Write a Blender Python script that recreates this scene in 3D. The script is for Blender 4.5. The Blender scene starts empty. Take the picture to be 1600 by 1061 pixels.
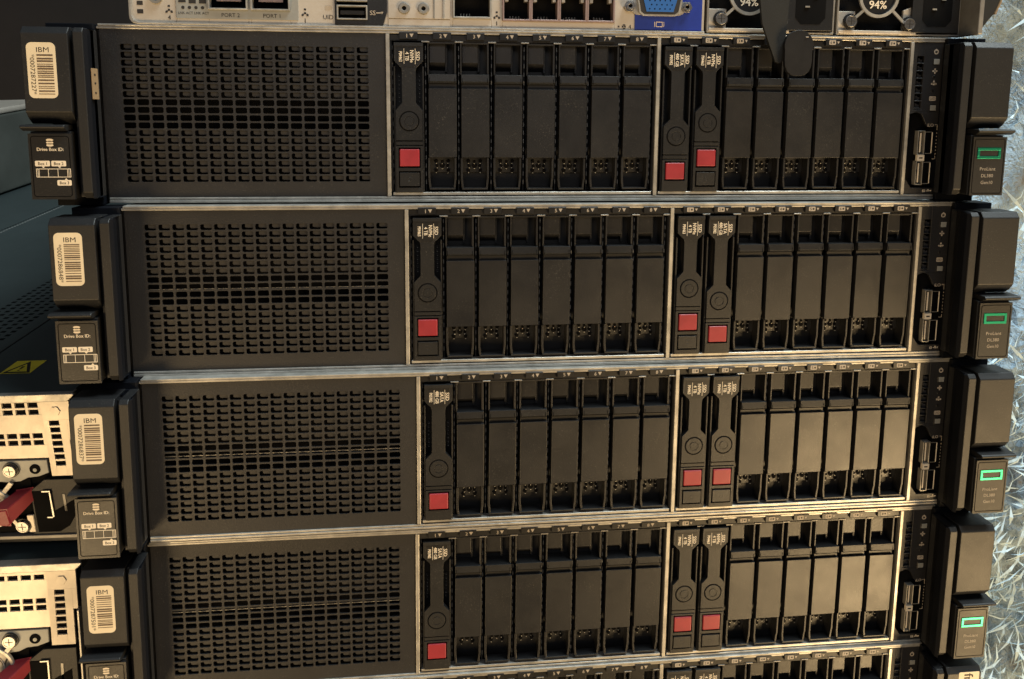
import bpy, math, random
from mathutils import Matrix, Vector

# ------------------------------------------------------------------ camera, world, lamps, exposure
SC = bpy.context.scene
COL = SC.collection
MM = 0.001
R_ = ((0.9946303818593861, 0.10320538400164274, 0.007684542623013908),
      (-0.10326918333293894, 0.9848980981840664, 0.13896478678844093),
      (0.006773422768386661, -0.139012175389361, 0.9902675072108134))
right = Vector([r[0] for r in R_]); fwd = Vector([r[1] for r in R_]); up = Vector([r[2] for r in R_])
cam_d = bpy.data.cameras.new('camera')
cam = bpy.data.objects.new('camera', cam_d); COL.objects.link(cam)
m = Matrix.Identity(4)
for i in range(3):
    m[i][0] = right[i]; m[i][1] = up[i]; m[i][2] = -fwd[i]
m[0][3], m[1][3], m[2][3] = 0.16020253825, -0.42174015449, 0.04649867100
cam.matrix_world = m
cam_d.lens = 28.364; cam_d.sensor_width = 36; cam_d.shift_y = -0.112875
cam_d.clip_start = 0.02; cam_d.clip_end = 60
SC.camera = cam

world = bpy.data.worlds.new('World'); SC.world = world; world.use_nodes = True
wn = world.node_tree.nodes; wl = world.node_tree.links
bg = wn['Background']; bg.inputs['Strength'].default_value = 0.085
tc = wn.new('ShaderNodeTexCoord'); sx = wn.new('ShaderNodeSeparateXYZ'); wr = wn.new('ShaderNodeValToRGB'); mr = wn.new('ShaderNodeMapRange')
mr.inputs['From Min'].default_value = -1; mr.inputs['From Max'].default_value = 1
wl.new(tc.outputs['Generated'], sx.inputs[0]); wl.new(sx.outputs['Z'], mr.inputs['Value']); wl.new(mr.outputs[0], wr.inputs[0])
wr.color_ramp.elements[0].color = (0.95, 0.72, 0.46, 1); wr.color_ramp.elements[0].position = 0.25
mid = wr.color_ramp.elements.new(0.46); mid.color = (0.74, 0.72, 0.70, 1)
wr.color_ramp.elements[2].color = (0.60, 0.72, 0.82, 1); wr.color_ramp.elements[2].position = 0.66
wl.new(wr.outputs[0], bg.inputs['Color'])

def area(name, loc, target, sx_, sy_, power, color):
    d = bpy.data.lights.new(name, 'AREA'); d.shape = 'RECTANGLE'; d.size = sx_; d.size_y = sy_
    d.energy = power; d.color = color
    o = bpy.data.objects.new(name, d); COL.objects.link(o)
    o.location = loc
    o.rotation_euler = (Vector(target) - Vector(loc)).to_track_quat('-Z', 'Y').to_euler()
    return o
area('warm_lamp_right', (1.42, -1.20, -1.02), (0.36, 0, -0.2), 0.7, 0.55, 33, (1.0, 0.69, 0.34))
area('warm_lamp_left', (-0.72, -1.25, -0.92), (0.0, 0, -0.2), 0.62, 0.6, 13, (1.0, 0.69, 0.34))
area('room_lamp', (0.1, -1.7, 0.9), (0.2, 0, 0), 1.2, 0.6, 4.4, (1.0, 0.96, 0.96))
area('ceiling_lamp', (0.9, -0.25, 1.5), (0.75, 0.25, -0.2), 0.8, 0.6, 42, (0.90, 1.0, 0.99))

vs = SC.view_settings
vs.view_transform = 'Standard'; vs.look = 'None'; vs.exposure = 0.0; vs.gamma = 1.0; vs.use_curve_mapping = False
SC.render.engine = 'CYCLES'
SC.render.resolution_x = 1024; SC.render.resolution_y = 679

# ------------------------------------------------------------------ materials
def material(name, base, rough=0.5, metal=0.0, spec=0.5, var=0.0, scale=60.0, bump=0.0, bump_scale=900.0, rvar=0.0, alt=None, emit=None, dust=0.0):
    mt = bpy.data.materials.new(name); mt.use_nodes = True
    nt = mt.node_tree; n = nt.nodes; l = nt.links
    p = n['Principled BSDF']
    p.inputs['Roughness'].default_value = rough; p.inputs['Metallic'].default_value = metal
    p.inputs['Specular IOR Level'].default_value = spec
    p.inputs['Base Color'].default_value = (*base, 1)
    t0 = n.new('ShaderNodeTexCoord'); oi = n.new('ShaderNodeObjectInfo'); cb = n.new('ShaderNodeCombineXYZ'); ad = n.new('ShaderNodeVectorMath'); ad.operation = 'ADD'
    for q_ in (0, 1, 2): l.new(oi.outputs['Random'], cb.inputs[q_])
    sc0 = n.new('ShaderNodeVectorMath'); sc0.operation = 'SCALE'; sc0.inputs['Scale'].default_value = 3.7
    l.new(cb.outputs[0], sc0.inputs[0]); l.new(t0.outputs['Object'], ad.inputs[0]); l.new(sc0.outputs[0], ad.inputs[1])
    class t: outputs = {'Object': ad.outputs[0]}
    if var or alt or rvar:
        nz = n.new('ShaderNodeTexNoise'); nz.inputs['Scale'].default_value = scale; nz.inputs['Detail'].default_value = 6; nz.inputs['Roughness'].default_value = 0.65
        l.new(t.outputs['Object'], nz.inputs['Vector'])
        cr = n.new('ShaderNodeValToRGB'); l.new(nz.outputs['Fac'], cr.inputs[0])
        a = tuple(c * (1 - var) for c in base); b = alt if alt else tuple(min(1, c * (1 + var)) for c in base)
        cr.color_ramp.elements[0].position = 0.32; cr.color_ramp.elements[0].color = (*a, 1)
        cr.color_ramp.elements[1].position = 0.70; cr.color_ramp.elements[1].color = (*b, 1)
        if dust:
            dn = n.new('ShaderNodeTexNoise'); dn.inputs['Scale'].default_value = 1300; dn.inputs['Detail'].default_value = 2
            dm = n.new('ShaderNodeTexNoise'); dm.inputs['Scale'].default_value = 70; dm.inputs['Detail'].default_value = 5
            l.new(t.outputs['Object'], dn.inputs['Vector']); l.new(t.outputs['Object'], dm.inputs['Vector'])
            d1 = n.new('ShaderNodeMapRange'); d1.inputs['From Min'].default_value = .60; d1.inputs['From Max'].default_value = .72
            d2 = n.new('ShaderNodeMapRange'); d2.inputs['From Min'].default_value = .40; d2.inputs['From Max'].default_value = .68; d2.inputs['To Max'].default_value = dust
            l.new(dn.outputs['Fac'], d1.inputs['Value']); l.new(dm.outputs['Fac'], d2.inputs['Value'])
            ml = n.new('ShaderNodeMath'); ml.operation = 'MULTIPLY'; l.new(d1.outputs[0], ml.inputs[0]); l.new(d2.outputs[0], ml.inputs[1])
            mc = n.new('ShaderNodeMix'); mc.data_type = 'RGBA'; mc.inputs['B'].default_value = (.09, .085, .075, 1)
            l.new(ml.outputs[0], mc.inputs['Factor']); l.new(cr.outputs[0], mc.inputs['A']); l.new(mc.outputs['Result'], p.inputs['Base Color'])
        else: l.new(cr.outputs[0], p.inputs['Base Color'])
        if rvar:
            nz2 = n.new('ShaderNodeTexNoise'); nz2.inputs['Scale'].default_value = scale * 0.37; nz2.inputs['Detail'].default_value = 8; nz2.inputs['Roughness'].default_value = 0.7
            l.new(t.outputs['Object'], nz2.inputs['Vector'])
            q = n.new('ShaderNodeMapRange'); q.inputs['From Min'].default_value = .3; q.inputs['From Max'].default_value = .7
            q.inputs['To Min'].default_value = rough - rvar; q.inputs['To Max'].default_value = rough + rvar
            l.new(nz2.outputs['Fac'], q.inputs['Value']); l.new(q.outputs[0], p.inputs['Roughness'])
    if bump:
        bz = n.new('ShaderNodeTexNoise'); bz.inputs['Scale'].default_value = bump_scale; bz.inputs['Detail'].default_value = 3
        l.new(t.outputs['Object'], bz.inputs['Vector'])
        bn = n.new('ShaderNodeBump'); bn.inputs['Strength'].default_value = bump; bn.inputs['Distance'].default_value = 0.0002
        l.new(bz.outputs['Fac'], bn.inputs['Height']); l.new(bn.outputs[0], p.inputs['Normal'])
    if emit:
        p.inputs['Emission Color'].default_value = (*emit[0], 1); p.inputs['Emission Strength'].default_value = emit[1]
    return mt
M = {
 'plastic': material('black_moulded_plastic', (0.0118, 0.0122, 0.0136), 0.41, dust=.5, var=.18, scale=45, bump=.35, bump_scale=1800, rvar=.07),
 'ear': material('charcoal_ear_plastic', (0.0105, 0.0108, 0.0120), 0.50, dust=.5, var=.15, scale=40, bump=.35, bump_scale=1700, rvar=.06),
 'black': material('deep_black_plastic', (0.008, 0.008, 0.009), 0.42, var=.2, scale=80, rvar=.08),
 'badge': material('satin_badge_plastic', (0.014, 0.0138, 0.0145), 0.36, dust=.4, var=.15, scale=60, bump=.25, bump_scale=1700, rvar=.06),
 'cheek': material('shade_dark_side_wall', (0.004, 0.005, 0.008), 0.6, spec=.15),  # ear side walls coloured near black for the light they do not catch
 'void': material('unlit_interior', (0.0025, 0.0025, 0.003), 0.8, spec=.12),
 'bezel': material('textured_black_bezel', (0.0165, 0.0165, 0.0185), 0.46, dust=.5, var=.14, scale=30, bump=.5, bump_scale=1500, rvar=.06),
 'tab': material('dark_inner_sheet', (0.026, 0.026, 0.028), 0.46, var=.2, scale=200, rvar=.1),
 'plate': material('blank_label_plate', (0.0145, 0.0147, 0.0162), 0.37, dust=.6, var=.16, scale=55, bump=.3, bump_scale=2200, rvar=.09),
 'zinc': material('bare_zinc_steel', (0.46, 0.445, 0.41), 0.42, metal=.6, var=.28, scale=110, bump=.25, bump_scale=500, rvar=.12),
 'zinc_dull': material('dull_zinc_steel', (0.30, 0.29, 0.27), 0.5, metal=.6, var=.25, scale=50, bump=.2, bump_scale=400, rvar=.12),
 'steel': material('galvanised_rear_plate', (0.60, 0.55, 0.48), 0.45, metal=.45, var=.08, scale=40, bump=.25, bump_scale=700, rvar=.1),
 'chrome': material('polished_screw_metal', (0.36, 0.35, 0.34), 0.34, metal=1.0, var=.1, scale=400),
 'greymetal': material('grey_card_bracket', (0.33, 0.34, 0.33), 0.5, metal=.3, var=.12, scale=60, rvar=.08),
 'ink': material('black_ink', (0.02, 0.018, 0.018), 0.6),
 'inkfaded': material('faded_bar_ink', (0.13, 0.09, 0.06), 0.6, var=.3, scale=500),
 'cream': material('cream_printed_ink', (0.85, 0.76, 0.62), 0.5),
 'cream_dim': material('worn_printed_ink', (0.42, 0.37, 0.31), 0.5),
 'label': material('cream_paper_label', (0.80, 0.69, 0.50), 0.5, var=.07, scale=60, bump=.15, bump_scale=900),
 'red': material('red_release_button', (0.32, 0.026, 0.038), 0.42, var=.12, scale=120, rvar=.08),
 'maroon': material('maroon_latch_plastic', (0.22, 0.014, 0.025), 0.38, var=.15, scale=60, rvar=.08),
 'green': material('green_metallic_logo', (0.02, 0.34, 0.21), 0.34, metal=.75),
 'teal': material('teal_grey_painted_lid', (0.036, 0.050, 0.053), 0.42, var=.12, scale=9, bump=.2, bump_scale=900, rvar=.07),
 'greycase': material('grey_painted_case', (0.075, 0.082, 0.074), 0.4, var=.3, scale=7, rvar=.1),
 'yellow': material('yellow_warning_sticker', (0.75, 0.62, 0.04), 0.5, var=.1, scale=90),
 'blue': material('blue_video_panel', (0.012, 0.035, 0.30), 0.45, var=.12, scale=90),
 'blueport': material('blue_port_insert', (0.02, 0.12, 0.42), 0.5),
 'copper': material('pinkish_port_shell', (0.42, 0.31, 0.29), 0.4, metal=.6, var=.12, scale=200),
 'rubber': material('black_strap_rubber', (0.009, 0.010, 0.010), 0.62, var=.2, scale=120, bump=.4, bump_scale=1500),
 'wall': material('dark_brown_wall', (0.020, 0.015, 0.013), 0.8, var=.35, scale=3),
 'tan': material('tan_plastic_trim', (0.30, 0.21, 0.12), 0.5),
}

# ------------------------------------------------------------------ mesh builder (millimetres, local frame x right, y away, z up)
class MB:
    def __init__(s): s.v = []; s.f = []; s.mi = []; s.mats = []
    def mat(s, k):
        if k not in s.mats: s.mats.append(k)
        return s.mats.index(k)
    def face(s, idx, k): s.f.append(idx); s.mi.append(s.mat(k))
    def box(s, x0, x1, y0, y1, z0, z1, k):
        b = len(s.v)
        for z in (z0, z1):
            for y in (y0, y1):
                for x in (x0, x1): s.v.append((x, y, z))
        for q in ((0, 1, 5, 4), (3, 2, 6, 7), (2, 0, 4, 6), (1, 3, 7, 5), (4, 5, 7, 6), (2, 3, 1, 0)):
            s.face([b + i for i in q], k)
        return s
    def prism(s, pts, y0, y1, k):           # polygon in x,z (any winding), y0 is the front
        a = sum(pts[i][0] * pts[(i + 1) % len(pts)][1] - pts[(i + 1) % len(pts)][0] * pts[i][1] for i in range(len(pts)))
        if a < 0: pts = pts[::-1]
        n = len(pts); b = len(s.v)
        for y in (y0, y1):
            for x, z in pts: s.v.append((x, y, z))
        s.face([b + i for i in range(n)], k)
        s.face([b + n + i for i in reversed(range(n))], k)
        for i in range(n):
            j = (i + 1) % n
            s.face([b + i, b + n + i, b + n + j, b + j], k)
        return s
    def xprism(s, pts, x0, x1, k):          # polygon in y,z extruded along x
        a = sum(pts[i][0] * pts[(i + 1) % len(pts)][1] - pts[(i + 1) % len(pts)][0] * pts[i][1] for i in range(len(pts)))
        if a < 0: pts = pts[::-1]
        n = len(pts); b = len(s.v)
        for x in (x0, x1):
            for y, z in pts: s.v.append((x, y, z))
        s.face([b + i for i in reversed(range(n))], k)
        s.face([b + n + i for i in range(n)], k)
        for i in range(n):
            j = (i + 1) % n
            s.face([b + i, b + j, b + n + j, b + n + i], k)
        return s
    def disc(s, x, z, r, y0, y1, k, n=24, a0=0.0, rz=None):
        rz = rz or r
        return s.prism([(x + r * math.cos(a0 + 2 * math.pi * i / n), z + rz * math.sin(a0 + 2 * math.pi * i / n)) for i in range(n)], y0, y1, k)
    def ring(s, x, z, ro, ri, y0, y1, k, n=32, rzo=None, rzi=None):
        b = len(s.v); rzo = rzo or ro; rzi = rzi or ri
        for y in (y0, y1):
            for (r, rz) in ((ro, rzo), (ri, rzi)):
                for i in range(n):
                    a = 2 * math.pi * i / n; s.v.append((x + r * math.cos(a), y, z + rz * math.sin(a)))
        for i in range(n):
            j = (i + 1) % n
            s.face([b + i, b + j, b + n + j, b + n + i], k)
            s.face([b + 2 * n + j, b + 2 * n + i, b + 3 * n + i, b + 3 * n + j], k)
            s.face([b + j, b + i, b + 2 * n + i, b + 2 * n + j], k)
            s.face([b + n + i, b + n + j, b + 3 * n + j, b + 3 * n + i], k)
        return s
    def frame(s, x0, x1, z0, z1, w, y0, y1, k):   # rectangular ring
        s.box(x0, x1, y0, y1, z0, z0 + w, k); s.box(x0, x1, y0, y1, z1 - w, z1, k)
        s.box(x0, x0 + w, y0, y1, z0 + w, z1 - w, k); s.box(x1 - w, x1, y0, y1, z0 + w, z1 - w, k)
        return s
    def rrect(s, x0, x1, z0, z1, r, y0, y1, k, n=5):
        return s.prism(rr(x0, x1, z0, z1, r, n), y0, y1, k)
    def rline(s, x0, x1, z0, z1, r, w, y0, y1, k, n=5):   # rounded outline of width w
        o = rr(x0, x1, z0, z1, r, n); i_ = rr(x0 + w, x1 - w, z0 + w, z1 - w, max(r - w, .05), n)
        b = len(s.v); m_ = len(o)
        for y in (y0, y1):
            for x, z in o: s.v.append((x, y, z))
            for x, z in i_: s.v.append((x, y, z))
        for i in range(m_):
            j = (i + 1) % m_
            s.face([b + i, b + j, b + m_ + j, b + m_ + i], k)
            s.face([b + j, b + i, b + 2 * m_ + i, b + 2 * m_ + j], k)
            s.face([b + m_ + i, b + m_ + j, b + 3 * m_ + j, b + 3 * m_ + i], k)
        return s
    def text(s, txt, x, z, size, y, k, rot=0.0, align='C', sx=1.0, bold=0.0):
        if bold:
            d = .018 * size; s.text(txt, x - d * math.cos(rot), z - d * math.sin(rot), size, y + .01, k, rot, align, sx); x += d * math.cos(rot); z += d * math.sin(rot)
        vs_, fs_, w = glyphs(txt, 0.0)
        off = {'C': -w / 2, 'L': 0, 'R': -w}[align]
        c, sn = math.cos(rot), math.sin(rot); b = len(s.v)
        for u, v in vs_:
            u = (u + off) * size * sx; v = (v - 0.35) * size
            s.v.append((x + c * u - sn * v, y, z + sn * u + c * v))
        for f in fs_: s.face([b + i for i in f], k)
        return s
    def tri(s, x, z, w, y, k):                 # small down-pointing triangle mark
        b = len(s.v); s.v += [(x - w / 2, y, z + w * .45), (x, y, z - w * .45), (x + w / 2, y, z + w * .45)]
        s.face([b, b + 1, b + 2], k); return s
    def build(s, name, parent=None, bevel=0.0, seg=2, mesh=None):
        me = bpy.data.meshes.new(name)
        me.from_pydata([(a * MM, b * MM, c * MM) for a, b, c in s.v], [], s.f)
        for k in s.mats: me.materials.append(M[k])
        me.polygons.foreach_set('material_index', s.mi); me.update()
        o = bpy.data.objects.new(name, me); COL.objects.link(o); o.parent = parent
        if bevel:
            bv = o.modifiers.new('edge_softening', 'BEVEL'); bv.width = bevel * MM; bv.segments = seg
            bv.limit_method = 'ANGLE'; bv.angle_limit = math.radians(38); bv.use_clamp_overlap = True
        return o

def rr(x0, x1, z0, z1, r, n=5):
    pts = []
    for cx, cz, a0 in ((x1 - r, z1 - r, 0), (x0 + r, z1 - r, 90), (x0 + r, z0 + r, 180), (x1 - r, z0 + r, 270)):
        for i in range(n + 1):
            a = math.radians(a0 + 90 * i / n); pts.append((cx + r * math.cos(a), cz + r * math.sin(a)))
    return pts
_g = {}
def glyphs(t, bold=0.0):
    key = (t, bold)
    if key not in _g:
        c = bpy.data.curves.new('t', 'FONT'); c.body = t; c.size = 1; c.resolution_u = 2; c.offset = bold
        o = bpy.data.objects.new('t', c); COL.objects.link(o)
        bpy.context.view_layer.update()
        dg = bpy.context.evaluated_depsgraph_get(); me = bpy.data.meshes.new_from_object(o.evaluated_get(dg))
        v = [(p.co.x, p.co.y) for p in me.vertices]; f = [list(p.vertices) for p in me.polygons]
        x0 = min(a for a, _ in v); v = [(a - x0, b) for a, b in v]; w = max(a for a, _ in v)
        bpy.data.objects.remove(o); bpy.data.curves.remove(c); bpy.data.meshes.remove(me)
        _g[key] = (v, f, w)
    return _g[key]

def holed(b, x0, x1, z0, z1, holes, y0, y1, k):
    holes = sorted(holes); x = x0
    for a, c, p, q in holes:
        if a > x: b.box(x, a, y0, y1, z0, z1, k)
        if p > z0: b.box(a, c, y0, y1, z0, p, k)
        if q < z1: b.box(a, c, y0, y1, q, z1, k)
        x = c
    if x < x1: b.box(x, x1, y0, y1, z0, z1, k)
    return b
def thing(name, label, cat, loc=(0, 0, 0), rot=(0, 0, 0), group=None):
    o = bpy.data.objects.new(name, None); COL.objects.link(o)
    o.location = [a * MM for a in loc]; o.rotation_euler = rot
    o.empty_display_size = 0.02
    o['label'] = label; o['category'] = cat
    if group: o['group'] = group
    return o
def tag(o, label, cat, group=None):
    o['label'] = label; o['category'] = cat
    if group: o['group'] = group
    return o
def put(o, x=0, y=0, z=0): o.location = (x * MM, y * MM, z * MM); return o
def share(o, name, parent, x=0, y=0, z=0):
    c = o.copy(); c.name = name; COL.objects.link(c); c.parent = parent; c.location = (x * MM, y * MM, z * MM)
    return c
first = {}
def use(key, maker, name, parent, x=0, y=0, z=0):   # first call builds the part, later calls copy it (shared mesh)
    if key in first: return share(first[key], name, parent, x, y, z)
    o = maker(); o.name = name; o.parent = parent; put(o, x, y, z); first[key] = o
    return o

# ------------------------------------------------------------------ the setting
wl_ = MB().box(-3000, 2500, 1400, 1450, -1500, 2500, 'wall').build('wall'); wl_['kind'] = 'structure'

# ------------------------------------------------------------------ server front parts
D1, D2, D3, BW = 140.4, 281.0, 421.4, 442.0

def make_chassis():
    b = MB()
    b.box(0.3, BW - .3, 12, 700, 0.2, 86.6, 'zinc_dull')
    b.box(0.0, 1.2, 0.2, 12, 0.2, 86.4, 'black')
    b.box(BW - 1.2, BW, 0.2, 12, 0.2, 86.4, 'black')
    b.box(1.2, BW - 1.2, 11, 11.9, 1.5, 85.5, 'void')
    return b.build('chassis', bevel=.3)
def make_top_rail():
    b = MB()
    b.box(1.0, BW - .5, -1.6, 6, 86.05, 87.15, 'zinc')
    b.box(0.2, BW - .3, -1.3, 0.4, 84.75, 85.95, 'zinc')
    return b.build('top_rail', bevel=.25)
def make_bottom_rail():
    b = MB()
    b.box(1.5, BW - .3, -1.5, 6, -0.75, 0.55, 'zinc')
    b.box(1.5, BW - .9, -1.2, 0.4, 0.75, 1.95, 'zinc')
    return b.build('bottom_rail', bevel=.25)
def make_divider():
    return MB().box(-.95, .95, -1.5, 8, 2.1, 84.6, 'zinc').build('divider', bevel=.2)

NC, NR, PX, PZ, HX, HZ = 18, 18, 6.73, 3.82, 5.7, 2.98
GX0, GZ1 = 10.0, 78.1
def make_grille():
    b = MB(); k = 'bezel'; c = .55; th = 1.0
    gx1 = GX0 + NC * PX; gz0 = GZ1 - NR * PZ
    b.box(1.3, GX0, -.6, th - .6, 2.1, 84.6, k); b.box(gx1, D1 - 1.2, -.6, th - .6, 2.1, 84.6, k)
    b.box(GX0, gx1, -.6, th - .6, 2.1, gz0, k); b.box(GX0, gx1, -.6, th - .6, GZ1, 84.6, k)
    for r in range(NR):
        for q in range(NC):
            x0 = GX0 + q * PX; x1 = x0 + PX; z1 = GZ1 - r * PZ; z0 = z1 - PZ
            a0 = x0 + (PX - HX) / 2; a1 = a0 + HX; e0 = z0 + (PZ - HZ) / 2; e1 = e0 + HZ
            o = [(x0, z0), (x1, z0), (x1, z1), (x0, z1)]
            h = [(a0 + c, e0), (a1 - c, e0), (a1, e0 + c), (a1, e1 - c), (a1 - c, e1), (a0 + c, e1), (a0, e1 - c), (a0, e0 + c)]
            n = len(b.v)
            b.v += [(x, -.6, z) for x, z in o] + [(x, -.6, z) for x, z in h] + [(x, th - .6, z) for x, z in h]
            O = lambda i: n + i
            H = lambda i: n + 4 + i % 8
            G = lambda i: n + 12 + i % 8
            b.face([O(0), O(1), H(1), H(0)], k); b.face([O(1), H(2), H(1)], k); b.face([O(1), O(2), H(3), H(2)], k)
            b.face([O(2), H(4), H(3)], k); b.face([O(2), O(3), H(5), H(4)], k); b.face([O(3), H(6), H(5)], k)
            b.face([O(3), O(0), H(7), H(6)], k); b.face([O(0), H(0), H(7)], k)
            for i in range(8): b.face([H(i), H(i + 1), G(i + 1), G(i)], k)
    return b.build('ventilation_grille')
def make_grille_back():
    b = MB()
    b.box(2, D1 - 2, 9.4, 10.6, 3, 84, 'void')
    for r in range(NR):
        if 7 <= r <= 10: continue
        for q in range(NC):
            x0 = GX0 + q * PX + (PX - HX) / 2; z0 = GZ1 - (r + 1) * PZ + (PZ - HZ) / 2
            b.prism([(x0 + 1.5, z0 + 1.3), (x0 + 2.3, z0 + .75), (x0 + PX - 1.4, z0 + .75), (x0 + PX - 1.0, z0 + 1.1), (x0 + PX - 1.0, z0 + HZ + .6), (x0 + 1.5, z0 + HZ + .6)], .7, 1.5, 'tab')
    b.box(5, D1 - 5, 3.4, 4.2, GZ1 - 9.0 * PZ - .35, GZ1 - 9.0 * PZ + .1, 'zinc_dull')
    return b.build('inner_baffle')

def make_cage():
    b = MB(); w = D2 - D1 - 2.0                        # local x from 0 (just right of a divider) to w
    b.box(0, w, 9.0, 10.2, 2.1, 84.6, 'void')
    b.box(0, w, -.4, 9, 81.2, 84.3, 'black')
    for i in range(8):
        cx = 1.9 + 17.0 * i + 7.6
        b.box(cx - 4.6, cx + 4.6, -1.75, -.4, 82.0, 85.45, 'black')
    b.box(0, w, -.2, 9, 2.15, 2.6, 'black')
    b.box(0.9, w - .9, -1.0, 4, 2.65, 4.1, 'zinc')
    b.box(0, 1.0, .2, 9, 4.2, 81.2, 'black'); b.box(w - 1.0, w, .2, 9, 4.2, 81.2, 'black')
    for i in range(9):
        gx = 1.0 + 17.0 * i
        if i == 0: gx = 1.15
        b.box(gx - .35, gx + .35, 3.2, 9, 4.4, 81.1, 'black')
        if 0 < i < 9: b.box(gx - 2.1, gx + 2.1, -.9, -.3, 80.6, 81.3, 'zinc_dull')
        for j in range(17):
            z = 8 + j * 4.3
            b.box(gx - .28, gx + .28, 2.6, 3.2, z, z + 2.3, 'zinc_dull')  # metal-grey beads stand in for highlights along the slot gaps
    return b.build('drive_cage', bevel=.12, seg=1)
def make_numbers(kind):
    b = MB()
    for i in range(8):
        cx = 1.9 + 17.0 * i + 7.6; y = -1.82
        if kind == 1:
            b.text(str(i + 1), cx - .8, 83.7, 2.7, y, 'cream_dim', bold=.02); b.tri(cx + 1.6, 83.75, 2.1, y, 'cream_dim')
        else:
            b.rrect(cx - 2.7, cx + 1.0, 82.5, 84.9, .45, y, y + .05, 'cream_dim')
            b.text(str(i + 1), cx - 1.6, 83.7, 2.2, y - .03, 'ink', bold=.03); b.box(cx - .6, cx + .4, y - .03, y, 83.2, 84.2, 'ink')
            b.tri(cx + 2.4, 83.6, 1.5, y, 'cream_dim')
    return b.build('slot_numbers')

def make_blank():
    b = MB(); k = 'plastic'
    b.box(0.5, 14.7, 7.2, 8.2, 4.6, 80.6, 'black')
    # upper finger window
    b.box(0.0, .75, -.5, 7, 64.5, 80.6, k); b.box(13.75, 14.7, -.3, 7, 64.5, 80.6, k)
    b.box(0.0, 14.7, -.2, 7, 79.9, 80.9, k)
    b.xprism([(2.6, 79.9), (2.2, 70.6), (7, 66.8), (7, 79.9)], 1.2, 9.2, 'plate')
    b.box(9.25, 10.3, 4.2, 7, 66, 79.8, k)
    # cross bar with two slits
    b.xprism([(-1.5, 64.6), (-1.8, 61.0), (-.9, 60.0), (7, 60.0), (7, 64.6)], .5, 14.8, k)
    b.box(.95, 1.2, -1.9, -1.2, 60.4, 62.8, 'void'); b.box(13.9, 14.15, -1.9, -1.2, 60.4, 62.8, 'void')
    b.box(.7, 14.9, .3, 2.2, 57.4, 59.9, 'black')
    # long flat plate
    b.box(.55, 15.0, -1.3, 3, 22.2, 57.5, 'plate')
    # lower pocket
    for x0, x1 in ((.1, 1.15), (13.75, 14.75)):
        b.box(x0, x1, -.9, 7, 11.5, 21.9, k)
        xm = x0 + (.55 if x0 < 5 else -.55)
        b.prism([(x0, 11.5), (x1, 11.5), (xm + (x1 - x0), 6.3), (xm, 6.3)], -.6, 7, k)
    b.box(.8, 14.2, -.9, 5, 5.4, 6.25, k)
    b.xprism([(5.2, 22), (5.6, 14), (7.1, 14), (7.1, 22)], 1.2, 13.7, k)
    for dx, dz, r in ((0, 0, 1.35), (-3.1, 2.4, .95), (3.1, 2.4, .95), (-3.1, -2.5, .95), (3.1, -2.5, .95), (-2.7, -.1, .8), (2.7, -.1, .8), (0, 2.1, .7)):
        b.disc(7.5 + dx, 17.6 + dz, r, 4.9, 5.3, 'void', 10)
        b.box(7.5 + dx - .28, 7.5 + dx + .28, 4.7, 5.0, 17.6 + dz - r - .55, 17.6 + dz - r - .1, 'zinc')  # pale bits put in as highlights below the holes
    return b.build('drive_bay_blank', bevel=.22)

def make_drive(kind):
    b = MB(); k = 'plastic'
    lo, up_, cz, bt = ((50.0, 66.0, 40.8, 31.0) if kind == 'nvme' else (42.5, 66.0, 33.6, 24.0))
    b.box(.4, 14.8, 6.4, 7.4, 4.5, 80, 'black')
    b.box(.0, .7, -.7, 7, 4.2, 68.5, k); b.box(14.5, 15.2, -.7, 7, 4.2, 68.5, k)
    pts = [(.25, 80.2), (14.95, 80.2), (14.95, 71.2), (11.4, 67.6), (11.1, up_), (11.1, lo), (14.4, lo - 3.6), (14.4, bt), (.8, bt), (.8, lo - 3.6), (4.1, lo), (4.1, up_), (3.8, 67.6), (.25, 71.2)]
    b.prism(pts, -2.0, 1.4, k)
    b.box(.25, 14.95, -2.5, -2.0, 78.5, 80.2, k)
    b.prism([(1.7, 77.9), (13.5, 77.9), (13.5, 71.5), (10.4, 68.1), (4.8, 68.1), (1.7, 71.5)], -2.12, -2.0, 'black')
    b.ring(7.6, cz, 5.25, 4.5, -2.06, -1.9, 'void'); b.ring(7.6, cz, 4.5, 2.5, -2.2, -1.95, k); b.disc(7.6, cz, 2.2, -2.25, -1.9, k, 20)
    for i in range(7):
        z = lo + 1.2 + i * 2.15
        if z > up_ - 1: break
        b.disc(2.4, z, .62, 5.6, 6.4, 'tab', 8); b.disc(12.8, z, .62, 5.6, 6.4, 'tab', 8)
        b.box(2.2, 2.9, 5.3, 5.6, z - .7, z - .45, 'zinc_dull'); b.box(12.6, 13.3, 5.3, 5.6, z - .7, z - .45, 'zinc_dull')
    b.box(.8, 14.4, -1.8, 3, bt - 2.3, bt - .55, k)
    top = bt - 2.8
    b.box(.7, 14.5, -.4, 3, 4.2, top, k)
    if kind == 'nvme': fr = ((16.9, 27.3), (6.6, 15.2))
    else: fr = ((9.9, 20.3),)
    zs = [top] + [z for a, c in fr for z in (c, a)] + [4.2]
    for i in range(0, len(zs) - 1, 2): b.box(.7, 14.5, -1.9, -.4, zs[i + 1], zs[i], k)
    for a, c in fr: b.box(.7, 2.0, -1.9, -.4, a, c, k); b.box(13.2, 14.5, -1.9, -.4, a, c, k); b.box(2.0, 13.2, -.75, -.4, a, c, 'void')
    return b.build('solid_state_drive', bevel=.2)
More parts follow.
